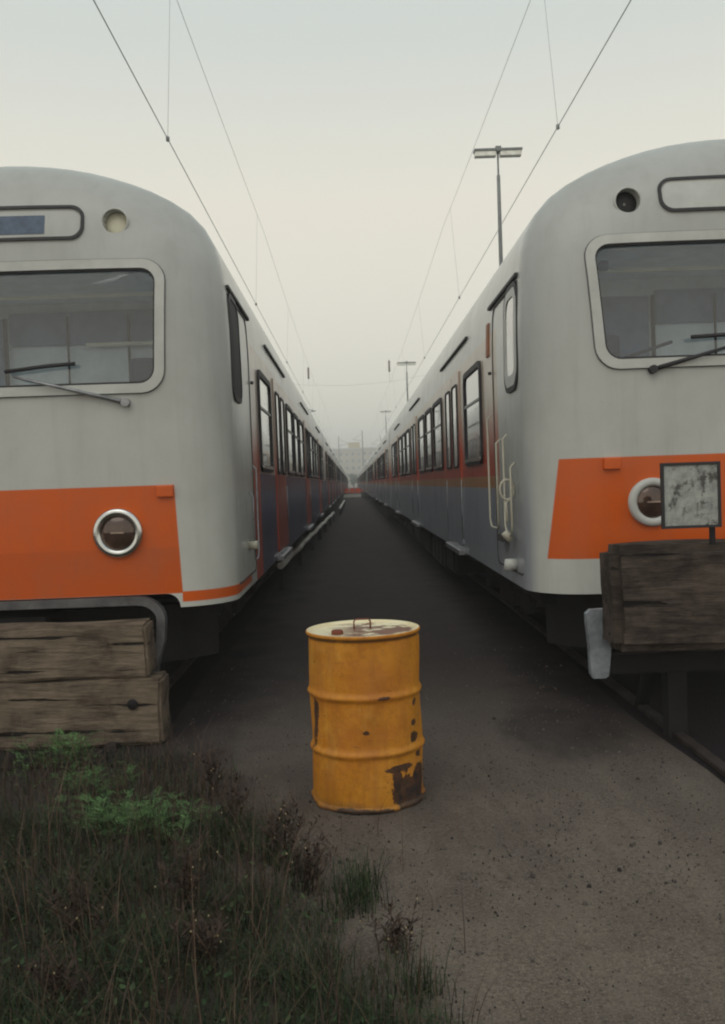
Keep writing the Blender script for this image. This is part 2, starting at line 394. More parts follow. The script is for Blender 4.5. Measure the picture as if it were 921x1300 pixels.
WS = {'left': (1.055, 2.335, 3.105, .015), 'right': (1.025, 2.375, 3.14, .03)}
def cab_details(root, kind, sx, y0=0.0, flip=False, detail=True):
    T = (lambda p: (p[0], y0-p[1], p[2])) if flip else (lambda p: (p[0], y0+p[1], p[2]))
    F = lambda a, b, o: T(front(a, b, o))
    S = lambda s, z, o: T((sx*(max(0.05, SXw(z)-max(0, (0.52-s))*0.30)+o), s, z))
    hw, b0, b1, sk = WS[kind]
    wl = rrect(-hw, hw, b0, b1, 0.10, 6, sk, 12)
    wo = rrect(-hw-.062, hw+.062, b0-.062, b1+.062, 0.15, 6, sk, 12)
    wg = rrect(-hw-.068, hw+.068, b0-.067, b1+.067, 0.155, 6, sk, 12)
    f = MB().ringplate(wo, wl, F, -0.03, 0.020).build('windscreen_frame', M['rim'], root)
    MB().ringplate(wg, wo, F, -0.03, 0.010).build('rubber_seal', M['softseam'], f)
    MB().ringplate(wl, rrect(-hw+.012, hw-.012, b0+.014, b1-.014, 0.09, 6, sk, 12), F, -0.03, 0.006).build('glazing_gasket', M['rubber'], f)
    MB().plate(rrect(-hw+.003, hw-.003, b0+.003, b1-.003, 0.098, 6, sk, 12), F, -0.026, -0.02, 4).build('windscreen', M['windscreen'], root)
    # cab fittings seen through the windscreen
    if detail:
        def bx(name, mat, *a, b=.01): 
            x0, x1, yy0, yy1, z0, z1 = a
            m = MB(); m.box(x0, x1, yy0, yy1, z0, z1, b); m.v = [T(v) for v in m.v]; return m.build(name, M[mat], root)
        bx('sun_visor', 'innerl', -.99, .99, .60, .62, b1-.075, b1-.045)
        bx('cab_wall_panel', 'innerd', -1.0, -.35, 1.16, 1.19, 2.42, 3.0)
        bx('cab_wall_panel', 'innerd', -.3, 1.05, 1.155, 1.185, 2.78, 3.04)
        bx('cab_door_frame', 'innerl', .30, 1.05, 1.10, 1.13, 2.755, 2.785)
        bx('cab_door_frame', 'seam', .62, .64, 1.12, 1.15, 2.32, 3.0)
        bx('cab_door_frame', 'seam', -.34, -.31, 1.12, 1.15, 2.32, 3.0)
        bx('cab_door_frame', 'seam', .15, .165, 1.12, 1.15, 2.32, 3.0)
        bx('cab_door_frame', 'seam', .90, .915, 1.12, 1.15, 2.32, 2.75)
        bx('seat_back', 'seatm', sx*.86-.10, sx*.86+.10, .50, .60, b0+.01, b0+.24, b=.04)
        if kind == 'right': bx('cab_fan', 'seatm', sx*.92-.035, sx*.92+.035, .30, .36, b1-.12, b1-.05, b=.02)  # small dark cab fan near the windscreen top
        if kind == 'right':
            m = MB(); m.tube([(sx*.76, .5, b0+.06), (sx*.40, .5, b0+.17)], .014, 6); m.v = [T(v) for v in m.v]; m.build('lever', M['seatm'], root)
        bx('console_ledge', 'inner', -1.0, 1.0, .25, .45, b0+.005, b0+.02, b=.005)
    # destination box
    dz = .03 if kind == 'left' else .06
    dl = rrect(-.58, .58, 3.30+dz, 3.505+dz, 0.075, 6, 0, 12)
    d = MB().ringplate(rrect(-.60, .60, 3.28+dz, 3.525+dz, 0.09, 6, 0, 12), dl, F, -0.02, 0.016).build('destination_box', M['rubber'], root)
    MB().plate(dl, F, -0.03, -0.008 if kind == 'left' else 0.004, 3).build('cover_glass', M['rim'], d)
    if kind == 'left':
        MB().plate(rrect(-.46, .34, 3.325+dz, 3.455+dz, 0.006, 2, 0, 12), F, -0.02, 0.002, 3).build('destination_blind', M['display'], d)
        for k in range(4): pass
    # round lamp openings beside the box
    for s_ in (-1, 1):
        xc = s_*.80; zc = 3.435; yb = DQ(qn(xc, zc))
        v = MB(); prof = [(0.082, -.03-.0), (0.090, -.032), (0.094, -.02), (0.088, .0), (0.080, .03)]
        m = MB(); m.lathe([(r, h+.02) for r, h in prof], 36, (xc, yb, zc), 'y'); m.v = [T(p) for p in m.v]
        lo = m.build('marker_lamp', M['rim'], root)
        m = MB(); m.lathe([(0.081, .085), (0.06, .07), (.03, .062), (.0005, .06)], 28, (xc, yb-.01, zc), 'y'); m.v = [T(p) for p in m.v]
        m.build('lamp_lens', M['innerl'] if kind == 'left' else M['rubber'], lo)
        if kind == 'right':
            m = MB(); m.lathe([(0.012, .05), (.010, .04), (.0005, .036)], 12, (xc-.01, yb, zc-.01), 'y'); m.v = [T(p) for p in m.v]
            m.build('lamp_bulb', M['chrome'], lo)
    # headlights
    for s_ in (-1, 1):
        xc = s_*.76 if kind == 'left' else s_*.72; zc = 1.345 if kind == 'left' else 1.43; yb = DQ(qn(xc, zc)); R0 = .165 if kind == 'left' else .16
        m = MB(); m.lathe([(R0, .03), (R0, -.022), (R0-.010, -.032), (R0-.036, -.036), (R0-.052, -.022), (R0-.056, .02)], 48, (xc, yb, zc), 'y'); m.v = [T(p) for p in m.v]
        h = m.build('headlight', M['chrome'] if kind == 'left' else M['rim'], root)
        m = MB(); m.lathe([(R0-.048, -.006), (R0-.075, -.018), (R0-.10, -.026), (.0005, -.030)], 36, (xc, yb, zc), 'y'); m.v = [T(p) for p in m.v]
        l = m.build('lamp_lens', M['lamp'], h)
        m = MB(); m.box(xc-.045, xc+.045, yb-.036, yb-.026, zc-.006, zc+.006, .003); m.v = [T(p) for p in m.v]; m.build('lens_glint', M['lensglint'], h)  # thin bar added as the highlight across the lens
    for s_ in (-1, 1):       # lamp-iron tabs at the panel's upper edge
        xc = s_*1.08 if kind == 'left' else s_*.98; zc = 1.62 if kind == 'left' else 1.70
        yb = DQ(qn(xc, zc)); m = MB(); m.box(xc-.055, xc+.055, yb-.03, yb+.02, zc-.045, zc+.03, .006); m.v = [T(p) for p in m.v]
        m.build('lamp_bracket', M['orange'], root)
    # wipers
    def wiper(px, pz, ex, ez, dark):
        a = Vector(F(px, pz, .02)); b = Vector(F((px+ex)/2, (pz+ez)/2, .05)); c = Vector(F(ex, ez, .055))
        m = MB(); m.tube([a, b, c], [.016, .012, .009], 8); m.tube([F(px, pz, -.02), F(px, pz, .05)], .028, 12)
        wv = m.build('wiper_arm', M['rubber' if dark else 'steel'], root)
        MB().tube([F(ex-.06, ez+.035, .045), F(ex+.22, ez+.065, .045), F(ex+.40, ez+.075, .04)] if ex < px else
                  [F(ex-.40, ez+.03, .045), F(ex, ez+.045, .045), F(ex+.12, ez+.05, .04)], .014, 6).build('wiper_blade', M['rubber'], wv)
    if kind == 'left': wiper(.85, 2.21, .13, 2.40, False); wiper(-.30, 2.20, -.95, 2.37, False)
    else: wiper(-.70, 2.30, -.05, 2.47, True); wiper(.45, 2.28, .98, 2.45, True)
    # cab door with its window, on the gap side
    dl = rrect(0.44, 1.66, 0.92, 3.02, 0.10, 5, 0, 10)
    dd = MB().ringplate(dl, rrect(0.452, 1.648, 0.932, 3.008, 0.095, 5, 0, 10), S, -.01, 0.006).build('cab_door', M['seam'], root)
    cw = rrect(0.50, 0.98, 2.29, 2.99, 0.12, 6)
    cf = MB().ringplate(rrect(.47, 1.01, 2.25, 3.03, .15, 6), cw, S, -0.005, 0.016).build('cab_window', M['rubber'], root)
    if kind == 'right': MB().ringplate(cw, rrect(.56, .92, 2.37, 2.93, 0.09, 6), S, -.005, .016).build('window_surround', M['rim'], cf)
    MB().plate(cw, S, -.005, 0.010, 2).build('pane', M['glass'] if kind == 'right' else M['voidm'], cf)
    MB().tube([S(1.72, 2.50, .005), S(1.72, 2.50, .03)], .014, 8).build('door_stud', M['seam'], root)
    # handrails either side of the cab door
    for (a, b, zt, zb_) in (((1.18, 1.50, 1.80, 1.04),) if kind == 'left' else ((1.30, 1.74, 2.15, 1.22), (0.66, .96, 1.95, 1.20))):
        pts = [S(b, zt, .012), S(b, zt-.03, .045), S(b, zb_+.06, .045), S(b-.06, zb_, .042), S(a+.06, zb_, .042), S(a, zb_+.06, .045), S(a, zt-.25, .045), S(a, zt-.22, .012)]
        MB().tube(pts, 0.009 if kind == 'right' else .007, 8).build('handrail', M['handrail'] if kind == 'right' else M['steel'], root)
    if kind == 'right':
        c = [S(.74, 1.535+.074*math.sin(k*math.pi/8), .062+.052*math.cos(k*math.pi/8)) for k in range(16)]
        m = MB(); m.tube(c, .0095, 8, closed=True); m.tube([S(.74, 1.50, .01), S(.74, 1.44, .07), S(.73, 1.30, .065)], .010, 8)
        m.build('door_handle', M['handrail'], root)
        m = MB(); m.tube([S(.80, 1.16, .03), S(.80, 1.22, .08)], .03, 8); m.build('rail_foot', M['handrail'], root)
        MB().tube([S(.78, .98, .0), S(.78, .98, .06), S(.78, .94, .07)], [.045, .05, .03], 10).build('side_lamp', M['rim'], root)
        MB().box(*sorted((sx*1.36, sx*1.56)), y0+1.05, y0+1.30, 1.13, 1.19, .01).build('door_step', M['seam'], root)
        MB().plate(rrect(1.84, 1.97, 2.66, 2.94, .01, 2), S, 0, .012, 1).build('side_plate', M['tab'], root)
    else:
        MB().tube([S(1.18, 1.16, .0), S(1.18, 1.16, .07)], .035, 8).build('rail_foot', M['handrail'], root)

def gutter(root, sx, y0, a, b, z=3.055):
    fn = lambda s, zz, o: (sx*(SXw(zz)+o), y0+s, zz)
    MB().plate(rrect(a, b, z-.014, z+.014, .005, 1), fn, -.005, .022, 1).build('rain_gutter', M['seam'], root)

def make_unit(kind, loc, sx, label):
    name = 'multiple_unit_train'
    root = empty(name, loc); tag(root, label, 'train')
    hw, b0, b1, sk = WS[kind]; wl = rrect(-hw, hw, b0, b1, 0.10, 6, sk, 12)
    def cuts():
        cs = [cutter(wl, -.3, 1.2, M['inner'])]
        for s_ in (-1, 1):
            cs.append(cutter([(s_*.80+.082*math.cos(a*math.pi/16), 3.435+.082*math.sin(a*math.pi/16)) for a in range(32)], -.1, DQ(qn(.80, 3.435))+.09, M['rim']))
        if kind == 'left': cs.append(cutter(rrect(-1.15, 1.15, .60, .925, .09, 5), -.5, 1.6, M['under']))
        return cs
    c1 = shell(LE, True, M[kind+'_cab'], cuts=cuts()); c1.parent = root
    cab_details(root, kind, sx)
    make_side(root, sx, END_W, END_D, kind)
    y2 = LE+GAP
    c2 = shell(LM, False, M[kind+'_mid']); c2.parent = root; c2.location.y = y2
    make_side(root, sx, MID_W, MID_D, kind, y2)
    y3 = y2+LM+GAP
    c3 = shell(LE, True, M[kind+'_cab'], cuts=cuts()); c3.parent = root; c3.rotation_euler.z = math.pi; c3.location.y = y3+LE
    make_side(root, sx, END_W, END_D, kind, y3, True, LE)
    # note the tail car's body is turned round, its sides are built in place
    for y in (LE, y2+LM):
        m = MB(); 
        for k in range(7):
            e = 1.0 if k % 2 else .93
            yy = y+GAP*k/6; n = len(OUT)
            m.v += [(x*.80*e, yy, ZB+.05+z*.88*e) for x, z in OUT]; 
            if k: 
                b_ = (k-1)*n
                for j in range(n-1): m.f.append((b_+j, b_+n+j, b_+n+j+1, b_+j+1)); m.sm.append(False)
        m.build('gangway_bellows', M['under'], root)
    for a, b in ((.50, 1.85), (3.4, 6.2), (10.2, 12.9), (17.2, 19.8)): gutter(root, sx, 0, a, b)
    for a, b in MID_D: gutter(root, sx, y2, a-.6, b+.6)
    for a, b in END_D: gutter(root, sx, y3, LE-b-.6, LE-a+.6)
    # roof vents
    for y in (4.2, 8.6, 13.5, 18.0, y2+3, y2+8, y2+13, y2+17.5, y3+4, y3+9, y3+14):
        MB().box(-.55, .55, y, y+1.1, 3.66, 3.93, .06).build('roof_vent', M['rim'], root)
    # underframe
    for y0, L in ((0, LE), (y2, LM), (y3, LE)):
        MB().box(-1.36, 1.36, y0+.62, y0+L-.55, .70, .826, .02).build('underframe', M['under'], root)
        bogie(root, y0+3.9); bogie(root, y0+L-3.9)
        y = y0+6.6
        while y < y0+L-7.4:
            L2 = R.uniform(1.0, 2.2); zz = R.uniform(.24, .38) if kind == 'right' else R.uniform(.57, .62)
            m = MB(); m.box(-1.33, 1.33, y, y+L2, zz, .70, .03)
            for k in range(3): m.box(*sorted((sx*1.33, sx*1.352)), y+L2*(.08+.3*k), y+L2*(.30+.3*k), zz+.05, .66, .01)
            m.build('equipment_box', M['underl'] if R.random() < .6 else M['under'], root); y += L2+R.uniform(.25, .7)
    for yy, s_ in ((0, 1), (y3+LE, -1)):
        m = MB(); pts = []
        for k in range(13):
            x = -1.30+2.60*k/12; pts.append((x, yy+s_*(.34+1.1*max(0, abs(x)-.9)**1.3)))
        vs = []
        for x, y in pts: vs += [(x, y, .40), (x, y+s_*.0, .80), (x, y+s_*.06, .80), (x, y+s_*.06, .40)]
        fs = []
        for k in range(12):
            for j in range(4): fs.append((k*4+j, k*4+(j+1) % 4, k*4+4+(j+1) % 4, k*4+4+j))
        m.add(vs, fs); m.build('front_apron', M['under'], root)
        m = MB(); m.box(-.25, .25, *sorted((yy+s_*.05, yy+s_*.5)), .72, 1.02 if False else .80, .03); m.box(-.16, .16, *sorted((yy+s_*.02, yy+s_*.3)), .52, .72, .03)
        m.build('coupler', M['under'], root)
    return root

for kind in ('left', 'right'):
    M[kind+'_cab'] = body_mat(kind, LE, True); M[kind+'_mid'] = body_mat(kind, LM, False); M[kind+'_door'] = door_mat(kind)

def copy_tree(o, parent=None):
    c = o.copy(); COL.objects.link(c)
    if parent: c.parent = parent; c.matrix_parent_inverse = o.matrix_parent_inverse.copy()
    for ch in o.children: copy_tree(ch, c)
    return c
ULEN = LE*2+LM+GAP*2+0.9
XL, XR, YN = -2.33, 2.70, 6.22
def fleet(kind, x, y, sx, labels, group):
    u = make_unit(kind, (x, y, 0), sx, labels[0]); u['group'] = group
    for i in (1, 2):
        c = copy_tree(u); c.location.y = y+ULEN*i; c['label'] = labels[i]
fleet('left', XL, YN+.08, 1, [
    'grey nosed train at left with square edged orange front panel and blue lower side',
    'second train in the left hand row, coupled behind the near blue sided train',
    'farthest train in the left hand row, mostly lost in the distance'], 'trains coupled in the left row')
fleet('right', XR, YN-.02, -1, [
    'grey nosed train at right with red window band and slate blue lower side',
    'second train in the right hand row, coupled behind the near red banded train',
    'farthest train in the right hand row, mostly lost in the distance'], 'trains coupled in the right row')

# ------------------------------------------------------------------ ground
def gmat(name, c0, c1, c2, bscale=60, bstr=.5, stain_shade=False):
    t = NT(name); a = t.noise(0.9, 6, .6); b = t.noise(bscale, 4, .7); v = t.voro(70); big = t.noise(.35, 4, .6)
    col = t.mix(t.step(a, .5, .22), c0, c1)
    col = t.mix(t.mul(t.step(b, .52, .12), .75), col, c2)
    col = t.mix(t.mul(t.step(v.outputs['Color'] if False else t.noise(160, 2, .5), .62, .05), .55), col, [k*1.7 for k in c1])
    col = t.mix(t.mul(t.step(t.noise(110, 2, .5), .63, .04), .6), col, [k*.35 for k in c0])
    col = t.mix(t.mul(t.step(big, .55, .12), .35), col, [k*.45 for k in c0])
    if stain_shade:   # old oil stain beside the right-hand track, grass litter on the left
        dx = t.ma('MULTIPLY', t.ma('SUBTRACT', t.x, 1.28), 1.7); dy = t.ma('SUBTRACT', t.y, 5.95)
        d = t.ma('SQRT', t.ma('ADD', t.mul(dx, dx), t.mul(dy, dy)))
        d = t.ma('ADD', d, t.ma('MULTIPLY', t.ma('SUBTRACT', t.noise(3, 4), .5), .5))
        col = t.mix(t.mul(t.ma('SUBTRACT', 1.0, t.step(d, .62, .12)), .72), col, (0.022, .018, .018))
        # far path: damp cinder plus painted shade between the trains; near end sandy
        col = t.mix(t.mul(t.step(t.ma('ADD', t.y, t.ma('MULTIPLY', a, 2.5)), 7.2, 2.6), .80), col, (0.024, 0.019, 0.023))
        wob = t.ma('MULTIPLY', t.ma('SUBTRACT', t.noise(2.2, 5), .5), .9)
        shade_l = t.mul(t.ma('SUBTRACT', 1.0, t.step(t.ma('ADD', t.x, wob), -.78, .25)), t.step(t.y, 4.6, .5))  # shade along the left train painted into the path
        shade_r = t.mul(t.step(t.ma('ADD', t.x, wob), 1.30, .2), t.step(t.y, 6.0, .5))  # shade under the right train's edge painted into the path
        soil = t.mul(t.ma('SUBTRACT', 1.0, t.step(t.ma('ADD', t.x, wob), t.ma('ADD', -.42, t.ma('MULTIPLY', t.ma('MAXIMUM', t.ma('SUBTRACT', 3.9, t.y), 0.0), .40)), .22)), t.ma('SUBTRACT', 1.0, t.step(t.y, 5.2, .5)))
        for m_, c_, k_ in ((soil, (.032, .024, .019), .85), (shade_l, (.014, .010, .013), .9), (shade_r, (.014, .010, .013), .85)):
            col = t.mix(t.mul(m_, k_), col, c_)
    if stain_shade:
        pt = t.mul(t.step(t.noise(1.6, 6, .65), .54, .14), .38); col = t.mix(pt, col, (.07, .052, .044))
        pt = t.mul(t.step(t.noise(2.7, 6, .7, (1.6, .5, 1)), .58, .13), .30); pt = t.mul(pt, t.ma('SUBTRACT', 1.0, t.step(t.y, 5.6, 1.2))); col = t.mix(pt, col, (.26, .215, .175))
        col = t.mix(t.mul(t.step(t.noise(38, 5, .75), .60, .03), .55), col, (.045, .034, .030))
    h = t.ma('ADD', t.ma('MULTIPLY', b, .6), t.ma('ADD', t.ma('MULTIPLY', v.outputs['Distance'], .5), t.ma('MULTIPLY', t.noise(220, 2, .5), .3)))
    return t.set(col, .95, 0, 0, spec=.2, bump=h, bstr=bstr, bdist=.012)
M['ground'] = gmat('cinder_ground', (.045, .038, .036), (.075, .062, .056), (.03, .025, .025))
M['path'] = gmat('sandy_cinder_path', (.125, .099, .082), (.205, .165, .134), (.075, .058, .050), stain_shade=True)
M['ballast'] = gmat('oily_ballast', (.014, .010, .013), (.026, .019, .021), (.012, .01, .01), 30, .9)
def sheet(name, x0, x1, y0, y1, z, mat, nx=1, ny=1, wob=0.0, edge=0.0):
    vs = []; fs = []
    for j in range(ny+1):
        for i in range(nx+1):
            x = x0+(x1-x0)*i/nx; y = y0+(y1-y0)*j/ny
            if edge and i in (0, nx): x += edge*math.sin(y*2.1+i)*.5+edge*math.sin(y*.7)*.5
            vs.append((x, y, z+(R.uniform(-wob, wob) if wob else 0)))
    for j in range(ny):
        for i in range(nx): fs.append((j*(nx+1)+i, j*(nx+1)+i+1, (j+1)*(nx+1)+i+1, (j+1)*(nx+1)+i))
    o = MB().add(vs, fs, True).build(name, mat, fix=False); o['kind'] = 'structure'; return o
sheet('ground', -900, 900, -40, 1500, -0.02, M['ground'])
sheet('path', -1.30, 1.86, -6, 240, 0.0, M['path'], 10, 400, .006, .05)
sheet('ballast', -4.6, -1.0, 5.6, 240, -.008, M['ballast'], 4, 60)
sheet('ballast', 1.70, 5.2, 4.6, 240, -.008, M['ballast'], 4, 60)
# rails
def railmesh(y0, y1):
    prof = [(-.065, -.10), (.065, -.10), (.065, -.085), (.012, -.07), (.012, -.015), (.034, 0), (.034, .028), (.026, .035), (-.026, .035), (-.034, .028), (-.034, 0), (-.012, -.015), (-.012, -.07), (-.065, -.085)]
    n = len(prof); m = MB(); m.add([(a, y0, b) for a, b in prof]+[(a, y1, b) for a, b in prof],
        [(k, (k+1) % n, n+(k+1) % n, n+k) for k in range(n)]+[tuple(range(n))]); return m
t = NT('rail_steel'); M['rail'] = t.set(t.mix(t.step(t.noise(8, 4), .5, .1), (.03, .022, .022), (.055, .042, .038)), .65, .3)
for cx, nm, side_ in ((XL, 'left', 1), (XR, 'right', -1)):
    for s_ in (-1, 1):
        o = railmesh(5.9 if nm == 'left' else 3.4, 235).build('rail', M['rail']); o.location = (cx+s_*.7525, 0, 0)
        tag(o, f"{'nearer' if s_ == side_ else 'farther'} rail of the track under the {nm} train row, seen from the path", 'rail', f'rails under the {nm} train row')

# ------------------------------------------------------------------ drum
t = NT('drum_paint')
ang = t.ma('ARCTAN2', t.x, t.ma('MULTIPLY', t.y, -1.0))
col = t.mix(t.step(t.noise(5, 5, .6), .5, .2), (.60, .238, .010), (.47, .145, .007))
col = t.mix(t.mul(t.step(t.noise(2.2, 3), .52, .15), .5), col, (.66, .31, .02))
col = t.mix(t.mul(t.step(t.noise(30, 6, .7), .54, .08), .30), col, (.30, .085, .006))
rub = t.mul(t.step(t.noise(7, 5, .7, (1, 1, .5)), .60, .03), .35); col = t.mix(rub, col, (.66, .34, .05))
runs = t.mul(t.step(t.noise(13, 5, .6, (1, 1, .14)), .56, .1), .5)
col = t.mix(runs, col, (.36, .12, .012))
sp = t.step(t.noise(26, 4, .65), .70, .025)
col = t.mix(t.mul(sp, .9), col, (.045, .02, .012))
def blot(a0, z0, wa, wz, thr=.5, nz=9):
    da = t.ma('DIVIDE', t.ma('SUBTRACT', ang, a0), wa); dz = t.ma('DIVIDE', t.ma('SUBTRACT', t.z, z0), wz)
    d = t.ma('ADD', t.ma('SQRT', t.ma('ADD', t.mul(da, da), t.mul(dz, dz))), t.ma('MULTIPLY', t.ma('SUBTRACT', t.noise(nz, 5, .7), .5), 2.4))
    return t.ma('SUBTRACT', 1.0, t.step(d, thr+.2, .06))
for args in ((.78, .095, .50, .12, .55, 14), (.98, .05, .45, .06, .7, 12), (.66, .205, .40, .016, .7, 7), (.55, .16, .10, .07, .6, 12), (1.1, .25, .12, .03, .5, 15), (1.0, .34, .16, .035, .6, 12), (.98, .42, .10, .022, .5, 12), (.30, .565, .20, .014, .6, 10), (-1.15, .42, .22, .22, .25, 9), (1.0, .52, .10, .03, .4, 12), (-.15, .01, .6, .018, .7, 14), (-.02, .40, .07, .012, .7, 10), (1.15, .12, .3, .12, .45, 10)):
    m_ = blot(*args); col = t.mix(t.mul(m_, .94), col, t.mix(t.step(t.noise(30, 3), .5, .1), (.014, .010, .010), (.06, .022, .012)))
lidz = t.step(t.z, .8615, .001)
lid = t.mix(t.step(t.noise(4, 5, .6), .5, .12), (.70, .60, .36), (.80, .72, .50))
rust = t.step(t.noise(6.5, 6, .66, (1, 1.7, 1)), .49, .03)
near_c = t.mul(t.step(t.x, -.12, .08), t.ma('SUBTRACT', 1.0, t.step(t.ma('SQRT', t.ma('ADD', t.mul(t.x, t.x), t.mul(t.y, t.y))), .255, .01)))
lid = t.mix(t.mul(rust, near_c, .95), lid, t.mix(t.noise(20, 3), (.20, .052, .020), (.10, .030, .015)))
col = t.mix(t.mul(lidz, t.ma('SUBTRACT', 1.0, t.step(t.ma('SQRT', t.ma('ADD', t.mul(t.x, t.x), t.mul(t.y, t.y))), .289, .001))), col, lid)
scr = t.mul(t.step(t.noise(18, 5, .8, (.35, .35, 3)), .66, .015), .7); col = t.mix(scr, col, (.12, .05, .02))
hoop = t.ma('ADD', t.rng(t.z, .545, .560, .008), t.rng(t.z, .265, .280, .008)); col = t.mix(t.mul(hoop, t.step(t.noise(9, 5, .7), .48, .08), .55), col, (.20, .065, .015))
base = t.mul(t.ma('SUBTRACT', 1.0, t.step(t.ma('ADD', t.z, t.ma('MULTIPLY', t.ma('SUBTRACT', t.noise(9, 4), .5), .12)), .03, .03)), .6); col = t.mix(base, col, (.09, .06, .04))  # dirt at the drum's foot doubling as a painted contact shadow
rim_d = t.mul(t.rng(t.z, .843, .858, .003), t.step(t.noise(10, 3), .35, .1))
col = t.mix(t.mul(rim_d, .8), col, (.06, .035, .02))
M['drum'] = t.set(col, t.ma('ADD', .42, t.ma('MULTIPLY', t.noise(6, 4), .3)), 0, .0, bump=t.ma('ADD', t.ma('MULTIPLY', t.noise(3.5, 3), 1.0), t.ma('MULTIPLY', t.noise(40, 4), .08)), bstr=.6, bdist=.03)
dr = empty('oil_drum', (.030, 4.86, 0), rad(0))
tag(dr, 'dented yellow oil drum with rusty cream lid standing in the middle of the path', 'oil drum')
prof = [(.0005, .012), (.27, .012), (.284, 0.0), (.292, 0.004), (.292, .018), (.284, .026)]
def rr(z):
    r = .284
    for zc in (.285, .565): r += .0115*math.exp(-((z-zc)/.016)**2)
    return r
z = .03
while z < .85: prof.append((rr(z), z)); z += .008 if any(abs(z-q) < .05 for q in (.285, .565)) else .03
prof += [(.284, .852), (.292, .858), (.295, .866), (.293, .874), (.287, .876), (.283, .868), (.279, .862), (.15, .864), (.0005, .866)]
m = MB(); m.lathe(prof, 72)
vv = []
for (x, y, z) in m.v:
    a = math.atan2(y, x); r = math.hypot(x, y)
    k = .0035*math.sin(3*a+z*7)*math.sin(z*5.2)+.0025*math.sin(7*a-z*13)
    if z < .84 and r > .2: r += k - .012*math.exp(-((a+2.8)/.35)**2-((z-.45)/.12)**2)
    if z < .06 and r > .2: r += .004*math.sin(9*a)+.003*math.sin(17*a+1); z = z-.004*max(0, math.sin(5*a+1))+.004
    vv.append((r*math.cos(a), r*math.sin(a), z))
m.v = vv; m.build('drum_body', M['drum'], dr)
t = NT('rust_red'); M['rust'] = t.set(t.mix(t.noise(30, 3), (.22, .045, .02), (.12, .04, .02)), .8)
MB().tube([(-.045, .03, .864), (-.045, .03, .905), (-.035, .03, .915), (.03, .035, .915), (.04, .035, .905), (.04, .035, .864)], .0045, 6).build('lid_handle', M['rust'], dr)
MB().lathe([(.0005, .885), (.026, .885), (.03, .880), (.03, .864)], 20, (-.13, -.11, 0)).build('bung_cap', M['rust'], dr)

# ------------------------------------------------------------------ timber
def timber_mat(name, c0, c1, ax='x'):
    t = NT(name); g = t.noise(46, 8, .75, (.07, 1, 1), dist=.25); g2 = t.noise(5, 5, .65, (.4, 1, 1), dist=.6); cr = t.noise(15, 4, .55, (.06, 1, 1), dist=.15)
    fine = t.noise(150, 4, .7, (.10, 1, 1))
    col = t.mix(t.step(g, .5, .12), c0, c1)
    col = t.mix(t.mul(t.step(fine, .52, .1), .5), col, [k*.45 for k in c0])
    col = t.mix(t.mul(t.step(g2, .53, .08), .65), col, [k*.38 for k in c0])
    col = t.mix(t.mul(t.step(t.noise(3.3, 4), .56, .06), .4), col, [k*1.25 for k in c1])
    col = t.mix(t.mul(t.step(cr, .63, .018), .92), col, (.010, .008, .008))
    h = t.ma('ADD', t.ma('ADD', g, t.ma('MULTIPLY', fine, .4)), t.ma('MULTIPLY', t.step(cr, .63, .02), -1.5))
    return t.set(col, .9, 0, 0, spec=.2, bump=h, bstr=.9, bdist=.014)
M['timber'] = timber_mat('weathered_timber', (.13, .098, .075), (.24, .185, .135))
M['timberd'] = timber_mat('dark_tarred_timber', (.050, .037, .031), (.125, .096, .078))
def beam(w, d, h, chips, seed):
    """rough sawn beam with chipped corners; length along x"""
    rg = random.Random(seed); bm = bmesh.new(); bmesh.ops.create_cube(bm, size=1)
    for v in bm.verts: v.co = Vector((v.co.x*w, v.co.y*d, v.co.z*h))
    bmesh.ops.bevel(bm, geom=list(bm.edges), offset=chips, segments=2, affect='EDGES')
    bmesh.ops.subdivide_edges(bm, edges=[e for e in bm.edges if e.calc_length() > .12], cuts=12, use_grid_fill=True)
    for v in bm.verts:
        n = math.sin(v.co.x*9+seed)*.006+math.sin(v.co.x*23+v.co.z*31+seed)*.004+rg.uniform(-.0025, .0025)
        v.co.y += n; v.co.z += math.sin(v.co.x*7+v.co.y*12+seed*2)*.006+rg.uniform(-.002, .002)
        if abs(v.co.x) > w/2-.05: v.co.x += math.sin(v.co.z*11+seed)*.005+rg.uniform(-.0015, .0015)
    m = MB(); bm.verts.index_update(); m.add([v.co for v in bm.verts], [[v.index for v in f.verts] for f in bm.faces]); bm.free(); return m
bs = empty('buffer_stop', (XL, 6.04, 0)); tag(bs, 'low buffer stop of two pale stacked timbers and bent rail before the left train', 'buffer stop')
b = beam(1.98, .26, .345, .018, 3).build('timber_beam', M['timber'], bs); b.location = (0, .09, .603); b['label'] = 'upper pale weathered timber'
b = beam(2.14, .28, .425, .02, 5).build('timber_beam', M['timber'], bs); b.location = (0, .08, .212); b['label'] = 'lower timber with a dark bolt hole'
m = MB(); m.lathe([(.035, -.01), (.03, -.016), (.0005, -.014)], 16, (.89, -.062, .27), 'y'); m.build('bolt', M['under'], bs)
M['oldsteel'] = flat('old_bent_steel', (.13, .125, .13), .5, .4, .5, 8)
def bent(pts, w, th):
    m = MB(); n = len(pts); vs = []
    for i, p in enumerate(pts):
        p = Vector(p); a = Vector(pts[max(0, i-1)]); c = Vector(pts[min(n-1, i+1)]); d = (c-a).normalized(); nrm = Vector((0, 1, 0)).cross(d).normalized()
        for (u, v) in ((-w, -th), (w, -th), (w, th), (-w, th)): vs.append(p+Vector((0, 1, 0))*u+nrm*v)
    fs = [(i*4+j, i*4+(j+1) % 4, i*4+4+(j+1) % 4, i*4+4+j) for i in range(n-1) for j in range(4)]+[(0, 1, 2, 3), tuple((n-1)*4+j for j in range(4))]
    m.add(vs, fs, False); return m
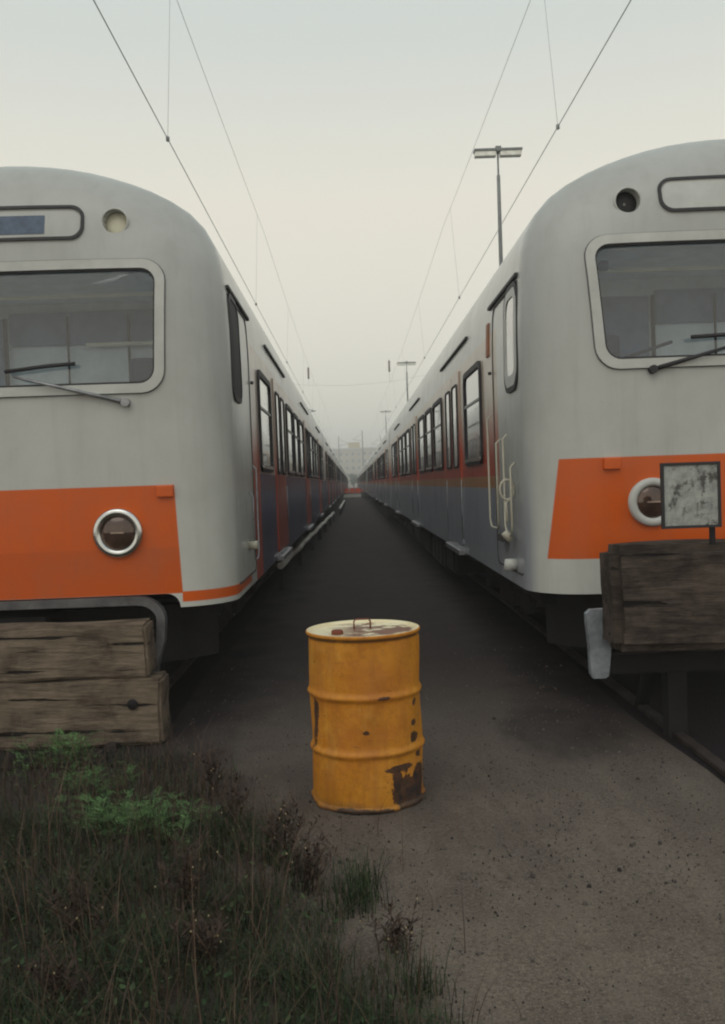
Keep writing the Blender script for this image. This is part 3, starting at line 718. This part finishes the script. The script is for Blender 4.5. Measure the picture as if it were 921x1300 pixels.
pts = [(-1.04, .0, .0), (-1.05, .0, .5)]+[(-.89-.16*math.cos(rad(k)), .0, .76+.13*math.sin(rad(k))) for k in range(0, 91, 15)]
pts += [(.87+.16*math.sin(rad(k)), .0, .76+.13*math.cos(rad(k))) for k in range(0, 91, 15)]+[(1.02, .0, .62), (.98, .0, .50), (.94, .0, .30), (.93, .0, .0)]
bent([(x, y+.27, z) for x, y, z in pts], .04, .028).build('bent_rail', M['oldsteel'], bs)
# right-hand stop: one heavy tarred timber on a bent steel frame
bs = empty('buffer_stop', (XR, 5.55, 0)); tag(bs, 'heavy dark timber buffer stop with bent steel end before the right train', 'buffer stop')
b = beam(2.44, .34, .62, .05, 9).build('timber_beam', M['timberd'], bs); b.location = (0.0, 0, .90)
for s_ in (-1, 1):
    pts = [(s_*1.22, .22, .73), (s_*1.20, .22, .74), (s_*1.165, .22, .70), (s_*1.155, .22, .5), (s_*1.15, .22, .28)]
    m = MB()
    # flared rail end, seen from its broad side
    prof = [(-.075, .735), (.065, .755), (.085, .72), (.075, .52), (.052, .30), (.045, .27), (-.035, .27), (-.05, .30), (-.062, .52), (-.085, .70)]
    prof = [(-.078, .74), (-.05, .765), (.06, .768), (.078, .75), (.076, .62), (.058, .42), (.05, .36), (.03, .345), (-.045, .345), (-.058, .37), (-.064, .55), (-.076, .68)]
    prof = [(a*-s_, b_+.04) for a, b_ in prof]; n = len(prof); m.add([(s_*1.23+a, .14, b_) for a, b_ in prof]+[(s_*1.23+a, .20, b_) for a, b_ in prof],
        [(k, (k+1) % n, n+(k+1) % n, n+k) for k in range(n)]+[tuple(range(n)), tuple(range(n, 2*n))[::-1]])
    m.build('bent_rail_end', M['galvpale'] if 'galvpale' in M else flat('pale_galvanised', (.27, .30, .33), .55, .3, .45, 10, bstr=.3), bs)
    MB().box(s_*.75-.06, s_*.75+.06, .18, .30, -.02, 1.1, .01).build('post', M['under'], bs)
    MB().tube([(s_*.75, .25, .95), (s_*.75, .95, .0)], .05, 8).build('brace', M['under'], bs)
    MB().box(s_*1.20-.04, s_*1.20+.03, .201, .24, .42, .60, .005).build('bracket', M['under'], bs)
MB().box(-1.2, 1.2, .17, .25, .40, .52, .01).build('cross_bar', M['under'], bs)
# plate standing on the timber
t = NT('chipped_plate'); g = t.noise(9, 6, .7)
M['plate'] = t.set(t.mix(t.step(g, .56, .04), t.mix(t.step(t.noise(14, 5, .7), .5, .15), (.22, .23, .22), (.42, .43, .40)), (.07, .065, .06)), .5)
sg = empty('warning_plate', (1.925, 5.36, 1.30)); tag(sg, 'chipped white plate with black border standing on the right timber', 'sign')
MB().box(-.155, .155, -.004, .004, -.0, .36, .002).build('plate_face', M['plate'], sg)
m = MB(); loop = [(-.17, .0), (.17, .0), (.17, .375), (-.17, .375)]; li = [(-.153, .016), (.153, .016), (.153, .359), (-.153, .359)]
m.ringplate(loop, li, lambda a, b, o: (a, -o, b), -.008, .012); m.build('plate_frame', M['rubber'], sg)
MB().box(.11, .14, .006, .03, -.10, .2, .004).build('bracket', M['under'], sg)

# ------------------------------------------------------------------ pale pipe by the left row
t = NT('pale_pipe'); M['pipe'] = t.set(t.mix(t.step(t.noise(3, 4, .6, (1, .4, 1)), .52, .1), (.92, .88, .80), (.70, .64, .58)), .5)
def pipe(x0, y0, x1, y1, label):
    o = empty('raised_pipe', (x0, y0, 0)); tag(o, label, 'pipe', 'pale pipes beside the left trains')
    n = 30; m = MB(); m.tube([((x1-x0)*k/n+.012*math.sin(k*1.7), (y1-y0)*k/n, .38+.012*math.sin(k*.9)) for k in range(n+1)], .055, 10); m.build('tube', M['pipe'], o)
    for k in range(0, n+1, 5):
        x = (x1-x0)*k/n; y = (y1-y0)*k/n; MB().box(x-.05, x+.05, y-.04, y+.04, 0, .30, .008).build('stand', M['under'], o)
pipe(-1.155, 14.7, -.85, 41, 'long pale pipe raised on short stands beside the left train row')
pipe(-.66, 49, -.60, 70, 'short distant pale pipe beyond the long one on the left')

# ------------------------------------------------------------------ red and white barrier across the far end of the path
bar = empty('road_barrier', (-.02, 104, 0)); tag(bar, 'orange red barrier with white foot board closing the far end of the path', 'barrier')
for x in (-.55, .05, .62):
    MB().box(x-.24, x+.24, -.04, .04, .58, 1.12, .02).build('panel', M['warn'], bar)
MB().box(-.95, 1.0, -.10, .02, .12, .46, .02).build('foot_board', M['white'], bar)
for x in (-.8, .35, .95): MB().box(x-.04, x+.04, 0.02, .10, 0, 1.15, .01).build('post', M['galv'], bar)
b2 = empty('road_barrier', (1.45, 112, 0)); tag(b2, 'low orange red barrier board half hidden by the right train row', 'barrier')
MB().box(-.9, .55, -.04, .04, .62, .95, .02).build('panel', M['warn'], b2)
for x in (-.7, .4): MB().box(x-.04, x+.04, -.04, .04, 0, .62, .01).build('post', M['galv'], b2)

# ------------------------------------------------------------------ overhead line, masts, lamps
def sagw(m, x, y0, y1, z, sag, r, n=16):
    m.tube([(x, y0+(y1-y0)*k/n, z-sag*4*(k/n)*(1-k/n)) for k in range(n+1)], r, 5, True)
for xc, xm, nm in ((-2.17, -2.06, 'left'), (2.77, 2.62, 'right')):
    line = empty('overhead_line', (0, 0, 0)); tag(line, f'thin overhead electric line hung above the {nm} train row', 'overhead line', 'overhead lines above the train rows')
    m = MB()
    for k in range(-1, 4): sagw(m, xc, -30+55*k if k >= 0 else -60, 25+55*k, 6.05, .0, .006, 4)
    m.build('contact_wire', M['wire'], line)
    m = MB(); zs = lambda y: 8.25-1.0*4*(((y+30) % 55)/55)*(1-((y+30) % 55)/55)*.35
    for k in range(0, 5): m.tube([(xm, -30+55*k+55*j/14, zs(-30+55*k+54.99*j/14)) for j in range(15)], .0038, 4)
    m.build('messenger_wire', M['wire'], line)
    y = 1.1
    while y < 200:
        mm = MB(); mm.tube([(xc, y, 6.05), (xm, y, zs(y))], .0024, 4); 
        mm.lathe([(.0005, -.04), (.024, -.025), (.024, .025), (.0005, .04)], 8, (xc, y, 6.05)); mm.build('dropper', M['wire'], line); y += 11.0 if y < 100 else 22

# masts with cross span wires
def mast(x, y, h, label, r=.16):
    o = empty('catenary_mast', (x, y, 0)); tag(o, label, 'mast', 'grey masts beyond the trains')
    m = MB(); m.tube([(0, 0, -.1), (0, 0, h)], [r, r*.6], 10); m.build('pole', M['galv'], o)
    m = MB(); m.tube([(0, 0, h*.82), (-2.6 if x > 0 else 2.6, 0, h*.86)], .05, 6); m.tube([(0, 0, h*.95), (-2.4 if x > 0 else 2.4, 0, h*.86)], .03, 5); m.build('bracket_arm', M['galv'], o)
mast(-5.6, 85, 9.6, 'nearer dark catenary mast rising behind the left train row')
mast(-2.9, 235, 13.5, 'distant mast left of the pale building')
mast(3.2, 250, 15.5, 'taller distant mast in front of the pale building', .22)
mast(8.4, 262, 14.5, 'distant mast right of the pale building')
sw = empty('span_wire', (0, 66, 0)); tag(sw, 'cross span wire with two hanging insulators over the far trains', 'span wire')
m = MB(); m.tube([(-5.6, 0, 8.9), (-2.75, 0, 8.55), (0, 0, 8.45), (2.9, 0, 8.6), (5.4, 0, 9.0)], .005, 4); m.build('wire', M['wire'], sw)
for x, zt in ((-2.75, 9.9), (2.88, 10.2)):
    MB().lathe([(.0005, -.5), (.05, -.5), (.085, -.38), (.05, -.3), (.085, -.2), (.05, -.1), (.085, 0), (.05, .08), (.085, .18), (.03, .3), (.0005, .34)], 10, (x, 0, zt-.4)).build('insulator', M['insul'], sw)
    MB().tube([(x, 0, 8.55), (x, 0, zt)], .007, 4).build('hanger', M['wire'], sw)
def lamp(x, y, h, w, label):
    o = empty('yard_lamp', (x, y, 0)); tag(o, label, 'lamp', 'yard lamps behind the right trains')
    m = MB(); m.tube([(0, 0, -.1), (0, 0, h*.80), (0, 0, h-.75), (0, 0, h-.74), (0, 0, h)], [.075, .062, .055, .03, .028], 10); m.build('pole', M['galv'], o)
    hd = MB().box(-w/2, w/2, -.16, .16, h-.02, h+.06, .02).build('lamp_head', M['galv'], o)
    for s_ in (-1, 1): MB().box(*sorted((s_*.06, s_*(w/2-.03))), -.13, .13, h-.17, h-.015, .02).build('diffuser', M['lampwhite'], hd)
    MB().box(-.09, .09, -.17, .17, h-.04, h+.12, .02).build('bracket', M['galv'], hd)
lamp(4.95, 30, 11.9, 1.52, 'nearest tall T shaped yard lamp with pale tubes above the right train')
lamp(4.65, 75, 11.0, 1.5, 'second T shaped yard lamp, farther off above the right train row')
lamp(4.9, 128, 11.2, 1.5, 'farthest T shaped yard lamp low above the right train row')

# ------------------------------------------------------------------ far building and trees
bd = empty('apartment_building', (2.6, 420, 0)); tag(bd, 'pale hazy block building with rooftop box at the end of the trains', 'building')
t = NT('pale_render'); M['render'] = t.set(t.mix(t.noise(.4, 3), (.42, .36, .28), (.50, .43, .34)), .9)
MB().box(-11, 11, 0, 14, 0, 16.8).build('wall', M['render'], bd)
MB().box(-11.4, 11.4, -.4, 14.4, 16.8, 17.4).build('roof', M['rim'], bd)
m = MB().box(-3.6, 1.6, 3, 9, 17.4, 20.0).build('roof_box', flat('ochre_panel', (.50, .36, .14), .7), bd)
for i in range(5):
    for j in range(8):
        x = -9.7+j*2.65; z = 1.6+i*3.1
        w = MB().box(x-.65, x+.65, -.06, -.005, z, z+1.5).build('window', M['rim'], bd)
        MB().box(x-.57, x+.57, -.09, -.065, z+.08, z+1.42).build('pane', M['glass'], w)

def leafmat(name, c0, c1):
    t = NT(name); n = t.n.new('ShaderNodeObjectInfo'); g = t.n.new('ShaderNodeNewGeometry')
    col = t.mix(g.outputs['Random Per Island'], c0, c1); m = t.set(col, .65, 0, 0, spec=.25)
    t.b.inputs['Subsurface Weight'].default_value = 0
    return m
M['leaf'] = leafmat('leaves', (.03, .075, .022), (.07, .15, .045))
M['fern'] = leafmat('feathery_leaves', (.030, .080, .024), (.12, .22, .075))
M['grass'] = leafmat('dry_and_green_grass', (.009, .020, .008), (.040, .058, .020))
M['dry'] = leafmat('dead_stems', (.030, .016, .014), (.115, .072, .048))
M['red'] = leafmat('reddish_dock', (.022, .012, .009), (.062, .036, .024))
M['seed'] = leafmat('pale_seed_heads', (.22, .17, .09), (.50, .40, .24))
M['bark'] = flat('bark', (.06, .05, .04), .9)
def tree(x, y, h, label):
    o = empty('tree', (x, y, 0)); tag(o, label, 'tree', 'trees at the far end of the yard')
    m = MB(); m.tube([(0, 0, -.1), (.1, 0, h*.3), (0, .1, h*.6), (.1, 0, h*.9)], [.25, .18, .1, .03], 7)
    for k in range(6):
        a = k*1.05; m.tube([(0, 0, h*(.3+.08*k)), (math.cos(a)*h*.2, math.sin(a)*h*.2, h*(.45+.08*k))], [.07, .03], 5)
    m.build('trunk', M['bark'], o); m = MB()
    cl = [(R.gauss(0, h*.14), R.gauss(0, h*.14), h*R.uniform(.35, .95), h*R.uniform(.08, .16)) for _ in range(22)]
    for _ in range(2200):
        c = R.choice(cl); d = Vector((R.gauss(0, 1), R.gauss(0, 1), R.gauss(0, 1))).normalized()*c[3]*R.uniform(.6, 1)
        p = Vector(c[:3])+d; a = Vector((R.uniform(-1, 1), R.uniform(-1, 1), R.uniform(-1, 1)))*.25; b_ = Vector((R.uniform(-1, 1), R.uniform(-1, 1), R.uniform(-1, 1)))*.25
        m.add([p, p+a, p+a+b_, p+b_], [(0, 1, 2, 3)])
    m.build('crown', M['leaf'], o, fix=False)
tree(-14, 330, 9, 'small tree left of the pale building'); tree(16.5, 340, 8.5, 'small tree right of the pale building'); tree(0.6, 300, 4.6, 'bush like tree low in front of the pale building')

# ------------------------------------------------------------------ grass and weeds, lower left
def blade(m, x, y, h, w, lean, az, z0=0.0, n=4):
    dx, dy = math.cos(az), math.sin(az); px, py = -dy, dx; vs = []
    for k in range(n+1):
        t_ = k/n; o = lean*h*t_*t_; zz = z0+h*(t_-.25*lean*t_*t_); ww = w*(1-t_**1.5)+.0004
        vs += [(x+dx*o-px*ww, y+dy*o-py*ww, zz), (x+dx*o+px*ww, y+dy*o+py*ww, zz)]
    m.add(vs, [(2*k, 2*k+1, 2*k+3, 2*k+2) for k in range(n)])
def dens(x, y):
    """how thick the growth is at a ground spot"""
    bx = -.36+max(0, 3.9-y)*.45-max(0, y-4.2)*.42+.07*math.sin(y*7.3)+.05*math.sin(y*17)
    return max(0.0, min(1.0, (bx-x)/.32+.25))
def clump(x, y): return .5+.5*math.sin(x*7.1+1.3*math.sin(y*4.3))*math.sin(y*6.2+1.1*math.sin(x*5.1))
g = MB(); tufts = []
while len(tufts) < 3600:
    x = R.uniform(-2.7, .55); y = R.uniform(2.1, 5.8)
    if y > 5.75 and x > -1.3: continue
    if R.random() < dens(x, y)*(1.0 if y < 4.6 else .2)*(.35+.65*clump(x, y)): tufts.append((x, y))
for (x, y) in tufts:
    q = .55+.7*clump(x, y)
    for _ in range(R.randint(6, 13)):
        h = R.uniform(.03, .15)*q*(1.5 if R.random() < .12 else 1)
        blade(g, x+R.gauss(0, .03), y+R.gauss(0, .03), h, R.uniform(.0009, .0020), R.uniform(.1, 1.5), R.uniform(0, 6.28))
for (x, y, s_) in ((-.02, 3.62, 1), (-.07, 3.52, 1.1), (-.03, 3.74, .8), (-.38, 4.02, 1), (-.30, 3.9, .8), (.16, 2.95, .8), (-.15, 3.05, 1), (-.42, 3.4, 1)):
    for _ in range(90): blade(g, x+R.gauss(0, .045), y+R.gauss(0, .045), R.uniform(.05, .22)*s_, .0016, R.uniform(.05, .9), R.uniform(0, 6.28))
tag(g.build('grass', M['grass'], fix=False), 'low dark rough grass in the near left corner', 'grass', kind='stuff')
d = MB()
for _ in range(6500):
    x = R.uniform(-2.3, .5); y = R.uniform(2.2, 5.6)
    if R.random() < dens(x, y)*.9+.012: blade(d, x, y, R.uniform(.06, .34), .0011, R.uniform(.0, 1.0), R.uniform(0, 6.28), n=5)
for _ in range(260):
    x = R.uniform(-1.9, .3); y = R.uniform(2.4, 5.0)
    if R.random() < dens(x, y): blade(d, x, y, R.uniform(.25, .50), .0018, R.uniform(.2, .9), R.uniform(0, 6.28), n=6)
for _ in range(2600):     # flat litter
    x = R.gauss(-.75, .55); y = R.uniform(2.4, 5.6)
    if R.random() < dens(x, y)+.12: blade(d, x, y, .022, .0012, R.uniform(1, 5), R.uniform(0, 6.28), .004)
tag(d.build('dry_grass', M['dry'], fix=False), 'thin dead stalks scattered through the dark grass', 'dry grass', kind='stuff')

hb = MB()
for _ in range(5200):        # small herb leaves between the blades
    x = R.uniform(-2.4, .5); y = R.uniform(2.2, 5.4)
    if R.random() > dens(x, y)*(.2+.8*clump(x+.4, y-.3)): continue
    a = R.uniform(0, 6.28); L = R.uniform(.010, .030); z = R.uniform(.01, .11); up = R.uniform(-.2, .9); w = L*R.uniform(.2, .42)
    d_ = Vector((math.cos(a), math.sin(a), up)).normalized()*L; s_ = Vector((-math.sin(a), math.cos(a), 0))*w; p = Vector((x, y, z))
    hb.add([p, p+d_*.35+s_, p+d_*.8+s_*.6, p+d_*1.1, p+d_*.8-s_*.6, p+d_*.35-s_], [(0, 1, 2, 3), (0, 3, 4, 5)])
M['herb'] = leafmat('dark_herb_leaves', (.014, .036, .012), (.055, .085, .030))
tag(hb.build('ground_cover', M['herb'], fix=False), 'dark small leaved ground cover among the near grass', 'ground cover', kind='stuff')

def stalk_plant(x, y, n, h, spread, label, seedy=True):
    o = empty('dry_weed', (x, y, 0)); tag(o, label, 'weed', 'reddish dried weeds in the grass')
    st = MB(); lf = MB(); sd = MB()
    for _ in range(n):
        az = R.uniform(0, 6.28); ln = R.uniform(.05, spread); hh = h*R.uniform(.55, 1)
        bx, by = R.gauss(0, .03), R.gauss(0, .03); pts = [(bx+math.cos(az)*ln*hh*(t_**1.6), by+math.sin(az)*ln*hh*(t_**1.6), hh*t_) for t_ in (0, .33, .66, 1)]
        st.tube(pts, [.0022, .0018, .0014, .0008], 4)
        for k in range(14):
            t_ = R.uniform(.25, 1); px = bx+math.cos(az)*ln*hh*t_**1.6; py = by+math.sin(az)*ln*hh*t_**1.6
            a2 = R.uniform(0, 6.28); L = R.uniform(.015, .05)
            p0 = Vector((px, py, hh*t_)); p1 = p0+Vector((math.cos(a2)*L, math.sin(a2)*L, R.uniform(.0, .04))); s2 = Vector((-math.sin(a2), math.cos(a2), 0))*.005
            lf.add([p0, (p0+p1)/2+s2, p1, (p0+p1)/2-s2], [(0, 1, 2, 3)])
            if seedy and R.random() < .035:
                q = p1; e = .0035; sd.add([q+Vector((e, 0, 0)), q+Vector((0, e, 0)), q+Vector((-e, 0, 0)), q+Vector((0, -e, 0)), q+Vector((0, 0, e*1.6)), q-Vector((0, 0, e*1.6))],
                                         [(0, 1, 4), (1, 2, 4), (2, 3, 4), (3, 0, 4), (1, 0, 5), (2, 1, 5), (3, 2, 5), (0, 3, 5)])
    st.build('stem', M['dry'], o, fix=False); k0 = len(lf.f); lf.add(sd.v, sd.f); fo = lf.build('foliage', M['red'], o, fix=False); fo.data.materials.append(M['seed'])
    for pl in fo.data.polygons[k0:]: pl.material_index = 1
WEEDS = [(-.62, 4.40, 16, .30, .6, 'wispy reddish weed clump midway between the drum and the bright green feathery weed'),
 (-.36, 4.05, 26, .27, .7, 'bushy red brown weed at the path edge just left below the drum'),
 (-.24, 3.72, 20, .25, .7, 'brown weed clump leaning over the path edge below the drum'),
 (-.72, 3.60, 22, .26, .8, 'dark weed clump in the middle of the grass'),
 (-1.02, 3.35, 20, .26, .8, 'seedy weed clump in the grass below the bright green feathery weed'),
 (-.55, 3.15, 20, .22, .8, 'low seedy weed clump near the front edge of the grass'),
 (-.95, 2.90, 18, .22, .8, 'weed clump with pale seeds in the lowest left of the grass'),
 (.10, 3.20, 12, .15, .9, 'small brown weed at the right front tip of the grass'),
 (-.80, 4.95, 14, .32, .45, 'tall thin dry weed between the lower left timber and the drum')]
for w in WEEDS: stalk_plant(*w)

def fern(x, y, n, hh, spread, label):
    """clump of soft upright stems set with small cut leaves"""
    o = empty('feathery_weed', (x, y, 0)); tag(o, label, 'weed', 'green feathery leaved weeds')
    st = MB(); lf = MB()
    for i in range(n):
        az = R.uniform(0, 6.28); bx, by = R.gauss(0, spread*.35), R.gauss(0, spread*.25); h = hh*R.uniform(.5, 1); ln = R.uniform(.1, .9)*h
        pt = lambda t_: Vector((bx+math.cos(az)*ln*t_**1.5, by+math.sin(az)*ln*t_**1.5, h*t_*(1-.15*t_)))
        st.tube([pt(k/4) for k in range(5)], [.0022, .002, .0017, .0013, .0008], 4)
        for k in range(9):
            t_ = .18+.82*k/9; p = pt(t_); a2 = az+2.4*k+R.uniform(-.5, .5); L = h*R.uniform(.34, .60)*(1.1-.6*abs(t_-.55))
            d = Vector((math.cos(a2), math.sin(a2), R.uniform(.15, .7))).normalized(); sdv = d.cross(Vector((0, 0, 1))).normalized()
            for q in range(7):
                f_ = (q+1)/7; c_ = p+d*L*f_-Vector((0, 0, L*.25*f_*f_)); ll = L*.30*(1.15-f_*.7)
                for e in (-1, 1):
                    v = (sdv*e+d*.9+Vector((0, 0, R.uniform(-.3, .3)))).normalized()
                    lf.add([c_, c_+v*ll*.5+d*ll*.13, c_+v*ll, c_+v*ll*.5-d*ll*.13], [(0, 1, 2, 3)])
    st.build('stem', M['fern'], o, fix=False); lf.build('foliage', M['fern'], o, fix=False)
fern(-.98, 4.34, 24, .27, .34, 'bright green feathery weed at the middle of the left edge of the path')
fern(-1.30, 4.50, 15, .22, .36, 'darker green feathery weed between the lower left timber and the bright green weed')
fern(-1.70, 5.45, 15, .32, .26, 'green feathery weed growing against the face of the lower left timber')
fern(-1.42, 5.02, 16, .20, .32, 'small feathery weed on the ground just below the lower left timber')

# loose stones and litter on the path
st = MB()
for _ in range(5200):
    y = 2.3+abs(R.gauss(0, 3.0)); x = R.uniform(-1.2, 1.75)
    r = R.uniform(.0015, .0055)*(2.6 if R.random() < .05 else 1); k = len(st.v); a0 = R.uniform(0, 6)
    vs = [(x+r*math.cos(a0+q*1.257)*R.uniform(.7, 1.2), y+r*math.sin(a0+q*1.257)*R.uniform(.7, 1.2), .0) for q in range(5)]
    vs += [((p[0]-x)*.6+x, (p[1]-y)*.6+y, r*R.uniform(.6, 1)+.003) for p in vs]
    st.add(vs, [(q, (q+1) % 5, 5+(q+1) % 5, 5+q) for q in range(5)]+[(5, 6, 7, 8, 9)])
M['stone'] = leafmat('small_stones', (.025, .02, .018), (.16, .13, .11))
tag(st.build('gravel', M['stone'], fix=False), 'loose grit scattered over the sandy path', 'gravel', kind='stuff')

# ------------------------------------------------------------------ air, sky, light
HAZE = 0.0024
if HAZE:
    hz = MB().box(-700, 700, -45, 1400, -1.0, 40).build('haze', None); tag(hz, 'thin pale haze over the rail yard', 'haze', kind='stuff')
    mt = bpy.data.materials.new('haze_air'); mt.use_nodes = True; nt = mt.node_tree; nt.nodes.clear()
    o_ = nt.nodes.new('ShaderNodeOutputMaterial'); v_ = nt.nodes.new('ShaderNodeVolumePrincipled')
    v_.inputs['Color'].default_value = (.995, .995, .98, 1); v_.inputs['Density'].default_value = HAZE; v_.inputs['Anisotropy'].default_value = .2
    nt.links.new(v_.outputs[0], o_.inputs['Volume']); hz.data.materials.append(mt)

EL, AZ = rad(52), rad(200)      # high, veiled sun behind the camera
w = bpy.data.worlds.new('World'); SC.world = w; w.use_nodes = True; nt = w.node_tree; nt.nodes.clear()
wo = nt.nodes.new('ShaderNodeOutputWorld'); bg = nt.nodes.new('ShaderNodeBackground')
sky = nt.nodes.new('ShaderNodeTexSky'); sky.sky_type = 'NISHITA'; sky.sun_disc = False; sky.sun_elevation = EL; sky.sun_rotation = AZ
sky.dust_density = 5; sky.air_density = 1.2
tc = nt.nodes.new('ShaderNodeTexCoord'); sp_ = nt.nodes.new('ShaderNodeSeparateXYZ'); nt.links.new(tc.outputs['Generated'], sp_.inputs[0])
rp = nt.nodes.new('ShaderNodeValToRGB'); nt.links.new(sp_.outputs[2], rp.inputs[0])
e = rp.color_ramp.elements; e[0].position = 0; e[0].color = (10.2, 9.7, 8.3, 1); e[1].position = .75; e[1].color = (5.9, 6.9, 6.9, 1)
k_ = e.new(.28); k_.color = (9.8, 9.25, 7.8, 1); k_ = e.new(.42); k_.color = (7.5, 7.85, 7.3, 1)
mx = nt.nodes.new('ShaderNodeMix'); mx.data_type = 'RGBA'; mx.inputs[0].default_value = .88
nt.links.new(sky.outputs[0], mx.inputs[6]); nt.links.new(rp.outputs[0], mx.inputs[7])
nt.links.new(mx.outputs[2], bg.inputs[0]); bg.inputs[1].default_value = 0.10; nt.links.new(bg.outputs[0], wo.inputs[0])
ld = bpy.data.lights.new('sun', 'SUN'); ld.energy = .55; ld.angle = rad(45); ld.color = (1, .95, .86)
lo = bpy.data.objects.new('sun', ld); COL.objects.link(lo)
dv = Vector((math.sin(AZ)*math.cos(EL), math.cos(AZ)*math.cos(EL), math.sin(EL)))
lo.rotation_euler = dv.to_track_quat('Z', 'Y').to_euler(); lo.location = (0, -5, 20)

# ------------------------------------------------------------------ camera
cd = bpy.data.cameras.new('camera'); cam = bpy.data.objects.new('camera', cd); COL.objects.link(cam); SC.camera = cam
cd.sensor_fit = 'VERTICAL'; cd.sensor_height = 36; cd.lens = 36*1200/1300; cd.clip_start = .05; cd.clip_end = 4000
VPX, VPY, ROLL, FPX = 447.0, 614.0, rad(2.0), 1200.0
dx, dy = VPX-460.5, VPY-650; c, s_ = math.cos(ROLL), math.sin(ROLL)
un = dx*c-dy*s_; dn = dx*s_+dy*c
yaw = math.atan2(-un, FPX); pit = math.atan2(dn, FPX)
f = Vector((math.sin(yaw)*math.cos(pit), math.cos(yaw)*math.cos(pit), math.sin(pit)))
r0 = f.cross(Vector((0, 0, 1))).normalized(); u0 = r0.cross(f)
r_ = c*r0-s_*u0; u_ = s_*r0+c*u0
cam.matrix_world = Matrix(((r_.x, u_.x, -f.x, 0), (r_.y, u_.y, -f.y, 0), (r_.z, u_.z, -f.z, 1.62), (0, 0, 0, 1)))
cd.dof.use_dof = False

SC.view_settings.view_transform = 'Standard'; SC.view_settings.look = 'None'; SC.view_settings.exposure = 0; SC.view_settings.gamma = 1
SC.cycles.use_denoising = True; SC.cycles.filter_width = 2.1; SC.cycles.max_bounces = 8; SC.cycles.volume_bounces = 3
SC.cycles.transparent_max_bounces = 16; SC.cycles.sample_clamp_indirect = 5
